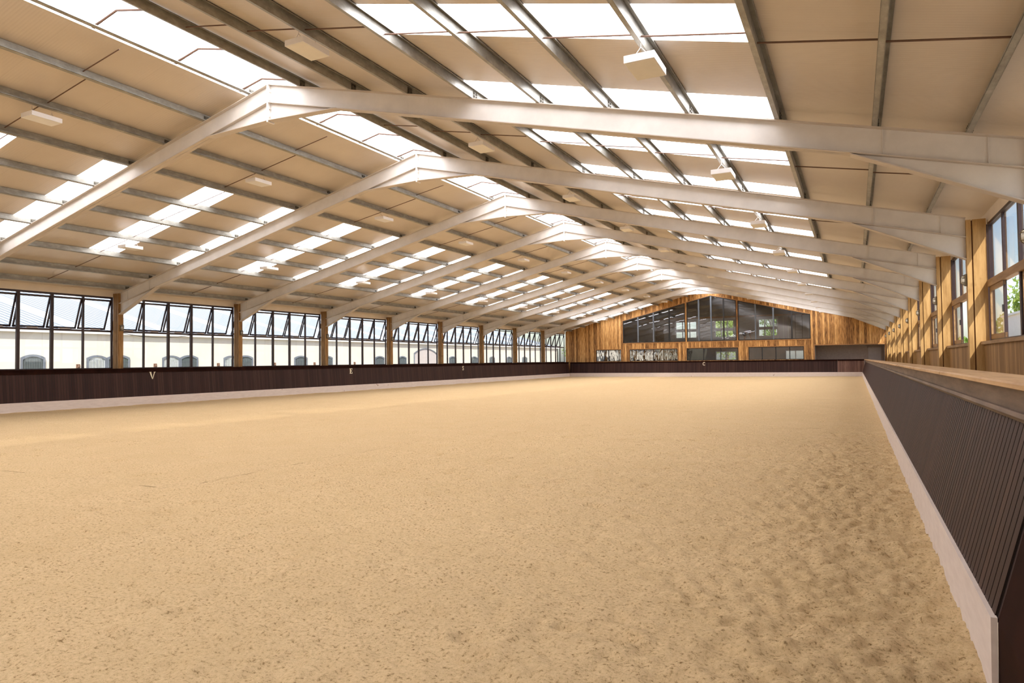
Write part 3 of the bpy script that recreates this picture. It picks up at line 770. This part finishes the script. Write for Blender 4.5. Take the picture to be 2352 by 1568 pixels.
for j, (p, nm) in enumerate(zip(LOW, ('leftmost', 'second', 'third', 'rightmost'))):
    mir = j < 2
    r = empty('arena_mirror' if mir else 'window_%d' % wi, ((p[0]+p[1])/2, YG+.06, ZL0))
    if not mir: wi += 1
    f = MB(); y0, y1 = YG+.03, YG+.11
    f.box((p[0], y0, ZL0), (p[1], y1, ZL0+.05)); f.box((p[0], y0, ZL1-.06), (p[1], y1, ZL1)); f.box((p[0], y0, ZL0), (p[0]+.06, y1, ZL1)); f.box((p[1]-.06, y0, ZL0), (p[1], y1, ZL1))
    f.build('frame', M['black'], r)
    nd = (2, 2, 3, 4)[j]
    for k in range(1, nd):
        x = p[0]+(p[1]-p[0])*k/nd; MB().box((x-.035, y0, ZL0), (x+.035, y1, ZL1)).build('mullion', M['black'], r)
    for k in range(nd):
        a, b = p[0]+(p[1]-p[0])*k/nd, p[0]+(p[1]-p[0])*(k+1)/nd
        MB().box((a+.02, YG+.06, ZL0+.02), (b-.02, YG+.075, ZL1-.02)).build('mirror_sheet' if mir else 'pane', M['mirror'] if mir else M['gallery_glass'], r)
    if mir: tag(r, '%s low wall mirror in the far gable above the kickboard' % nm, 'mirror', 'low mirrors in the gable')
    else: struct(r, '%s low window in the far gable above the kickboard' % nm, 'window')

# recess on the right of the gable
rc = MB(); a, b, zt = OP; y0, y1 = YG+.2, 67.7
rc.box((a-.1, y1, -.1), (b+.1, y1+.1, zt+.2)); rc.box((a-.1, y0, -.1), (a, y1, zt+.1)); rc.box((b, y0, -.1), (b+.1, y1, zt+.1)); rc.box((a-.1, y0, zt), (b+.1, y1, zt+.1)); rc.box((a, YG-.05, -.15), (b, y1, -.03))
struct(rc.build('wall_recess', M['recess']), 'grey brown recess at the right end of the gable', 'wall')
r = empty('door_1', (1.55, 67.65, 0))
MB().box((1.06, 67.62, -.03), (2.04, 67.7, 2.46)).build('door_leaf', M['door_grey'], r)
f = MB(); f.box((.98, 67.6, -.03), (1.06, 67.7, 2.54)); f.box((2.04, 67.6, -.03), (2.12, 67.7, 2.54)); f.box((.98, 67.6, 2.46), (2.12, 67.7, 2.54)); f.build('door_frame', M['recess'], r)
MB().box((1.14, 67.58, 1.02), (1.26, 67.62, 1.06)).build('handle', M['stay'], r)
struct(r, 'grey door in the recess at the right of the gable', 'door')

# ------------------------------------------------------------------ gallery rooms behind the glass
GB = 71.5
WIN = [(-16.60, -14.45, 'left'), (-12.62, -10.80, 'middle'), (-8.43, -6.68, 'right')]
WZ0, WZ1 = 3.80, 5.50
gw = MB(); x0, x1 = -24.0, -3.2
xs = sorted([x0, x1, XA] + [a for w in WIN for a in w[:2]])
for a, b in zip(xs[:-1], xs[1:]):
    m = (a+b)/2; inwin = any(w[0] < m < w[1] for w in WIN)
    if inwin:
        gw.box((a, GB, 3.1), (b, GB+.2, WZ0)); gw.box((a, GB, WZ1), (b, GB+.2, 5.76))
    else: gw.box((a, GB, 3.1), (b, GB+.2, 5.76))
struct(gw.build('wall_gallery', M['room']), 'grey plaster back wall of the upper gallery', 'wall')
gw = MB()
for a, b in ((x0, XA), (XA, x1)): gw.prism([(a, 5.76), (b, 5.76), (b, zroof(b)), (a, zroof(a))], 1, GB, GB+.2)
struct(gw.build('wall_block', M['room_dark']), 'dark block wall above the gallery windows', 'wall')
gs = MB(); gs.box((x0-.1, YG+.2, 1.0), (x0, GB, 7.6)); gs.box((x1, YG+.2, -.1), (x1+.08, GB, 7.0)); struct(gs.build('wall_ends', M['room']), 'end walls of the gallery rooms', 'wall')
gs = MB(); gs.box((x0, YG+.2, 2.95), (x1, GB, 3.15)); struct(gs.build('floor_gallery', M['room_dark']), 'floor of the upper gallery', 'floor')
gs = MB()
for a, b in ((x0-.1, XA), (XA, x1+.1)): gs.prism([(a, zroof(a)), (b, zroof(b)), (b, zroof(b)+.1), (a, zroof(a)+.1)], 1, YG+.2, GB+.3)
struct(gs.build('ceiling_gallery', M['room_dark']), 'sloping ceiling of the upper gallery', 'ceiling')
LW = [(-12.6, -10.6), (-6.0, -4.2)]
gs = MB(); lx = sorted([x0, x1]+[q for w in LW for q in w])
for a, b in zip(lx[:-1], lx[1:]):
    if any(w[0] < (a+b)/2 < w[1] for w in LW): gs.box((a, GB, -.1), (b, GB+.2, 1.45)); gs.box((a, GB, 2.4), (b, GB+.2, 2.95))
    else: gs.box((a, GB, -.1), (b, GB+.2, 2.95))
gs.box((x0, YG+.2, -.15), (x1, GB, -.03))
struct(gs.build('wall_lower_room', M['ply']), 'brown back wall of the lower viewing room', 'wall')
tag(MB().box((x0, GB-.12, 5.76), (x1, GB, 5.93)).build('beam', M['beam'], loc=(-12, GB, 5.8)), 'orange timber beam across the back wall of the upper gallery', 'beam')
for a, b, nm in WIN:
    r = empty('window_%d' % wi, ((a+b)/2, GB, WZ0)); wi += 1
    f = MB(); y0, y1 = GB-.06, GB+.1
    f.box((a-.06, y0, WZ0-.06), (b+.06, y1, WZ0+.05)); f.box((a, y0, WZ1-.05), (b, y1, WZ1)); f.box((a-.08, y0, WZ0), (a+.05, y1, WZ1)); f.box((b-.05, y0, WZ0), (b+.02, y1, WZ1)); f.box((a, y0+.02, 4.45), (b, y1, 4.74))
    w = (b-a)/3
    for k in (1, 2): f.box((a+k*w-.05, y0+.02, WZ0), (a+k*w+.05, y1, WZ1))
    f.build('frame', M['white_trim'], r)
    for k in range(3):
        for z0, z1 in ((WZ0+.05, 4.45), (4.74, WZ1-.05)):
            MB().box((a+k*w+.03, GB+.02, z0), (a+(k+1)*w-.03, GB+.028, z1)).build('pane', M['glass'], r)
    struct(r, '%s six-pane white window in the back wall of the upper gallery' % nm, 'window')
for (a, b), nm in zip(LW, ('left', 'right')):
    r = empty('window_%d' % wi, ((a+b)/2, GB, 1.45)); wi += 1
    f = MB(); f.box((a, GB-.03, 1.45), (b, GB+.1, 1.52)); f.box((a, GB-.03, 2.32), (b, GB+.1, 2.4)); f.box((a, GB-.03, 1.45), (a+.06, GB+.1, 2.4)); f.box((b-.06, GB-.03, 1.45), (b, GB+.1, 2.4)); f.box(((a+b)/2-.04, GB-.03, 1.45), ((a+b)/2+.04, GB+.1, 2.4)); f.build('frame', M['white_trim'], r)
    MB().box((a+.05, GB+.02, 1.5), (b-.05, GB+.028, 2.35)).build('pane', M['glass'], r)
    struct(r, '%s window in the back wall of the lower viewing room' % nm, 'window')
# gallery things
r = empty('wall_board', (-6.1, GB-.3, 3.15)); MB().box((-6.6, GB-.45, 3.15), (-5.65, GB-.05, 5.7)).build('carcass', M['room'], r); MB().box((-6.55, GB-.47, 3.2), (-6.12, GB-.45, 5.65)).build('door', M['door_grey'], r); MB().box((-6.08, GB-.47, 3.2), (-5.70, GB-.45, 5.65)).build('door', M['door_grey'], r)
tag(r, 'tall grey cupboard right of the rightmost gallery window', 'cupboard')
r = empty('ladder', (-4.7, GB-.6, 3.15))
for xx in (-5.02, -4.42): MB().box((xx-.02, GB-.62, 3.15), (xx+.02, GB-.56, 6.0)).build('stile', M['room_dark'], r)
for k in range(8): MB().box((-5.0, GB-.64, 3.5+k*.32), (-4.44, GB-.54, 3.55+k*.32)).build('rung', M['white_trim'], r)
tag(r, 'open rack of pale rungs at the right end of the upper gallery', 'rack')
r = empty('door_2', (-18.3, GB-.02, 3.15)); MB().box((-18.75, GB-.06, 3.15), (-17.85, GB, 5.2)).build('door_leaf', M['ply'], r); MB().box((-18.7, GB-.1, 4.15), (-18.6, GB-.06, 4.19)).build('handle', M['stay'], r)
struct(r, 'brown door in the left part of the upper gallery back wall', 'door')

# person bending over in the gallery
def skin_mesh(name, joints, edges, mat, parent=None, loc=(0, 0, 0), sub=2):
    me = bpy.data.meshes.new(name); me.from_pydata([tuple(j[:3]) for j in joints], edges, []); me.materials.append(mat)
    o = bpy.data.objects.new(name, me); COL.objects.link(o); o.location = loc
    if parent is not None: o.parent = parent; o.location = (0, 0, 0)
    md = o.modifiers.new('skin', 'SKIN'); md.use_smooth_shade = True
    if not me.skin_vertices: me.skin_vertices.new()
    for k, j in enumerate(joints):
        sv = me.skin_vertices[0].data[k]; sv.radius = (j[3], j[4] if len(j) > 4 else j[3]); sv.use_root = (k == 0)
    s_ = o.modifiers.new('sub', 'SUBSURF'); s_.levels = sub; s_.render_levels = sub
    return o
# facing right (+x), hips at left, arms hanging to the floor
J = [(-.18, 0, .88, .13, .16), (-.02, 0, 1.02, .12, .16), (.16, 0, 1.06, .12, .17), (.30, 0, 1.02, .07, .09), (.38, 0, .99, .055), (.46, 0, .95, .085), (.52, 0, .90, .095), (.55, 0, .83, .06),
     (-.20, .10, .84, .09), (-.12, .12, .48, .065), (-.18, .12, .10, .045), (-.16, .12, .04, .045), (-.02, .13, .03, .035),
     (-.20, -.10, .84, .09), (-.16, -.12, .48, .065), (-.24, -.12, .10, .045), (-.22, -.12, .04, .045), (-.08, -.13, .03, .035),
     (.24, .17, .98, .06), (.27, .20, .70, .045), (.33, .18, .46, .033), (.35, .18, .38, .035),
     (.24, -.17, .98, .06), (.30, -.20, .70, .045), (.38, -.18, .46, .033), (.40, -.18, .38, .035)]
Ed = [(0, 1), (1, 2), (2, 3), (3, 4), (4, 5), (5, 6), (6, 7), (0, 8), (8, 9), (9, 10), (10, 11), (11, 12), (0, 13), (13, 14), (14, 15), (15, 16), (16, 17), (2, 18), (18, 19), (19, 20), (20, 21), (2, 22), (22, 23), (23, 24), (24, 25)]
for base_i, dy in ((21, .02), (25, -.02)):
    x, y, z = J[base_i][:3]
    for q in range(4):                                       # four fingers
        a = len(J); J.append((x+.02+.004*q, y+(q-1.5)*.017, z-.06, .009)); J.append((x+.015, y+(q-1.5)*.018, z-.10, .008)); Ed += [(base_i, a), (a, a+1)]
    a = len(J); J.append((x+.045, y+dy*1.5, z-.02, .010)); J.append((x+.055, y+dy*2, z-.055, .009)); Ed += [(base_i, a), (a, a+1)]
pl = (-9.05, 67.6, 3.15)
person = skin_mesh('person', J, Ed, M['skin'], loc=pl)
tag(person, 'person in pale shirt and dark shorts bending over behind the right gallery window', 'person')
sh = [(-.12, 0, .95, .145, .175), (-.02, 0, 1.03, .14, .175), (.16, 0, 1.07, .14, .185), (.27, 0, 1.04, .10, .13), (.24, .17, .99, .075), (.26, .195, .80, .06), (.24, -.17, .99, .075), (.285, -.195, .80, .06)]
skin_mesh('shirt', sh, [(0, 1), (1, 2), (2, 3), (2, 4), (4, 5), (2, 6), (6, 7)], M['shirt'], person)
so = [(-.18, 0, .89, .15, .18), (-.20, .10, .82, .105), (-.14, .12, .52, .085), (-.20, -.10, .82, .105), (-.17, -.12, .52, .085)]
skin_mesh('shorts', so, [(0, 1), (1, 2), (0, 3), (3, 4)], M['shorts'], person)
skin_mesh('hair', [(.42, 0, 1.02, .06), (.49, 0, .99, .085), (.56, 0, .93, .075)], [(0, 1), (1, 2)], M['hair'], person)
skin_mesh('shoe', [(-.18, .12, .05, .055), (-.02, .13, .035, .04)], [(0, 1)], M['black'], person, sub=1)
skin_mesh('shoe', [(-.24, -.12, .05, .055), (-.08, -.13, .035, .04)], [(0, 1)], M['black'], person, sub=1)

# ------------------------------------------------------------------ stable block outside the left windows
SX = -36.0
st = empty('stable_building', (SX-3, 38, -.15))
YS0, YS1 = -8.0, 86.0
MB().box((SX-.3, YS0, -.15), (SX, YS1, 3.45)).build('wall', M['render'], st)
MB().box((SX-14, YS1-.3, -.15), (SX, YS1, 3.45)).build('end_wall', M['render'], st)
rf = MB(); rf.prism([(SX+.12, 3.40), (SX+.12, 3.46), (SX-14, 7.2), (SX-14, 7.1)], 1, YS0, YS1+.3); rf = rf.build('roof', M['ribroof'], st)
gu = MB(); gu.prism([(SX+.09, 3.31), (SX+.20, 3.31), (SX+.22, 3.42), (SX+.09, 3.42)], 1, YS0, YS1+.3); gu.build('gutter', M['white_wall'], rf)
ve = MB(); ve.box((SX, YS0, 3.32), (SX+.12, YS1, 3.38)); ve.build('soffit', M['render'], st)
def arched(y0, y1, zt, mat_in, rise=.16, bars=0, barmat=None, zb=1.0, x=SX, thick=.07, frame=.10):
    def outline(a, b, t, rz_):
        p = [(a, zb), (b, zb)]
        for k in range(9):
            u = k/8; yy = b+(a-b)*u; p.append((yy, t-rz_*(2*u-1)**2))
        return p
    fr_ = MB(); o = outline(y0, y1, zt, rise); i = outline(y0+frame, y1-frame, zt-frame, rise)
    n = len(o); fr_.v = [(x+thick, *p) for p in o]+[(x+thick, *p) for p in i]+[(x, *p) for p in o]+[(x, *p) for p in i]
    for k in range(n):
        q = (k+1) % n
        fr_.f += [(k, q, n+q, n+k), (2*n+k, 3*n+k, 3*n+q, 2*n+q), (k, 2*n+k, 2*n+q, q), (n+k, n+q, 3*n+q, 3*n+k)]
    ob = fr_.build('shutter', M['blue_grey'], st)
    MB().prism([(p[0], p[1]) for p in i], 0, x+.005, x+.025).build('infill', mat_in, ob)
    if bars:
        bm_ = MB()
        for k in range(1, bars):
            yy = y0+frame+(y1-y0-2*frame)*k/bars; bm_.box((x+.03, yy-.012, zb), (x+.05, yy+.012, zt-.20))
        bm_.build('grille', barmat, ob)
    return ob
pairs = [('d', 19.02, 20.15), ('w', 22.21, 23.28), ('d', 23.30, 24.59), ('w', 26.6, 27.75), ('d', 27.77, 29.02), ('w', 30.94, 32.04), ('d', 32.06, 33.31), ('s', 37.09, 38.40), ('s', 39.95, 41.13),
         ('s', 46.33, 47.63), ('s', 49.63, 50.85), ('s', 58.1, 59.45), ('s', 62.4, 63.8), ('s', 66.5, 67.75), ('s', 70.7, 71.9), ('s', 74.8, 76.2), ('d', 15.0, 16.2), ('d', 11.2, 12.4)]
for kind, a, b in pairs:
    if kind == 'w': arched(a, b, 2.19, M['shutter_white'], .14, 11, M['bar'])
    elif kind == 'd': arched(a, b, 2.22, M['stable_dark'], .16, 12, M['bar'])
    else: arched(a, b, 2.21, M['stable_dark'], .15, 6, M['blue_grey'], zb=1.0)
arched(52.04, 55.85, 2.95, M['door_grey'], .45, 0, None, zb=-.1, frame=.08)
tag(st, 'cream stable block with ribbed grey roof and arched openings outside the left windows', 'building')
hk = None
for k, yy in enumerate((21.78, 26.16, 30.53, 35.25, 39.17, 43.74)):
    if hk is None:
        mb = MB(); mb.box((SX, yy-.09, 1.50), (SX+.05, yy+.09, 1.72)); mb.tube([(SX+.05, yy, 1.66), (SX+.14, yy-.03, 1.60), (SX+.12, yy-.1, 1.55)], .035, 7); hk = mb.build('tether_hook', M['rod'], loc=(SX, yy, 1.6)); o = hk
    else: o = hk.copy(); COL.objects.link(o); o.location.y = yy
    tag(o, '%s dark red hook on the cream stable wall, counting from the left' % ORD[k], 'hook', 'hooks on the stable wall')

# cable sagging across a left window
cb = MB(); ya, yb = 17.72, 21.2
cb.tube([(XL+.06, ya+(yb-ya)*k/16, 2.965-.17*(1-((k-8)/8)**2)) for k in range(17)], .012, 6)
tag(cb.build('cable', M['black'], loc=(XL, 19.4, 2.9), smooth=True), 'thin black cable sagging across the left window beyond the second roof frame', 'cable')

# ------------------------------------------------------------------ trees and outbuilding outside
def tree(name, label, x, y, h, rad, mat, seed, n=2600, trunk=True, cat='tree', low=.25):
    rg = np.random.default_rng(seed); r = empty(name, (x, y, -.15))
    if trunk:
        tb = MB(); tb.tube([(x, y, -.15), (x+.1, y, h*.3), (x-.1, y+.1, h*.65)], h*.022, 8)
        for k in range(6):
            a = k*1.05; tb.tube([(x, y, h*.35+.05*k*h*.4), (x+rad*.5*math.cos(a), y+rad*.5*math.sin(a), h*.6+.03*k*h)], h*.008, 5)
        tb.build('trunk', M['bark'], r)
    cl = []
    for k in range(26):
        u = rg.normal(size=3); u /= np.linalg.norm(u); q = rg.uniform(.35, .85)
        cl.append((x+u[0]*rad*q, y+u[1]*rad*q, h*(low+1)/2+u[2]*h*(1-low)/2*q, rad*rg.uniform(.28, .45)))
    lf = MB(); V = []; 
    for k in range(n):
        c = cl[rg.integers(len(cl))]; u = rg.normal(size=3); u /= np.linalg.norm(u)
        p = np.array(c[:3])+u*c[3]*rg.uniform(.75, 1.05)
        a = rg.normal(size=3); a /= np.linalg.norm(a); b = np.cross(a, u); b /= (np.linalg.norm(b)+1e-6); s_ = rg.uniform(.09, .17)*max(1, rad/3)
        lf.quad(p-a*s_, p+b*s_*.6, p+a*s_, p-b*s_*.6)
    lf.build('foliage', mat, r)
    tag(r, label, cat)
    return r
tree('tree', 'yellow-green leafy tree seen through the nearest right window', 10.5, 47.6, 6.3, 3.4, M['leaf2'], 3, 9000)
tree('tree', 'broad green tree behind the white outbuilding on the right', 17.5, 60, 7.4, 4.2, M['leaf'], 4, 8000)
tree('bush', 'low green bush seen low through the second right window', 5.2, 40, 3.0, 1.3, M['leaf'], 5, 3000, False, 'bush', -.1)
tree('tree', 'green tree beyond the far end of the stable block', -36.2, 96, 5.6, 2.6, M['leaf'], 6, 4200)
tree('tree', 'pale green tree behind the middle gallery window', -14.2, 88, 9.5, 2.7, M['leaf2'], 7, 5200, low=.05)
tree('tree', 'darker green tree behind the right gallery window', -8.6, 88, 9.5, 2.5, M['leaf'], 8, 4600, low=.05)
ob = empty('outbuilding', (12, 40, -.15))
MB().box((6.9, 36, -.15), (30, 43, 3.55)).build('wall', M['white_wall'], ob)
MB().box((6.8, 35.9, 3.55), (30.1, 43.1, 3.65)).build('coping', M['white_wall'], ob)
tag(ob, 'low white outbuilding seen through the right windows', 'building')
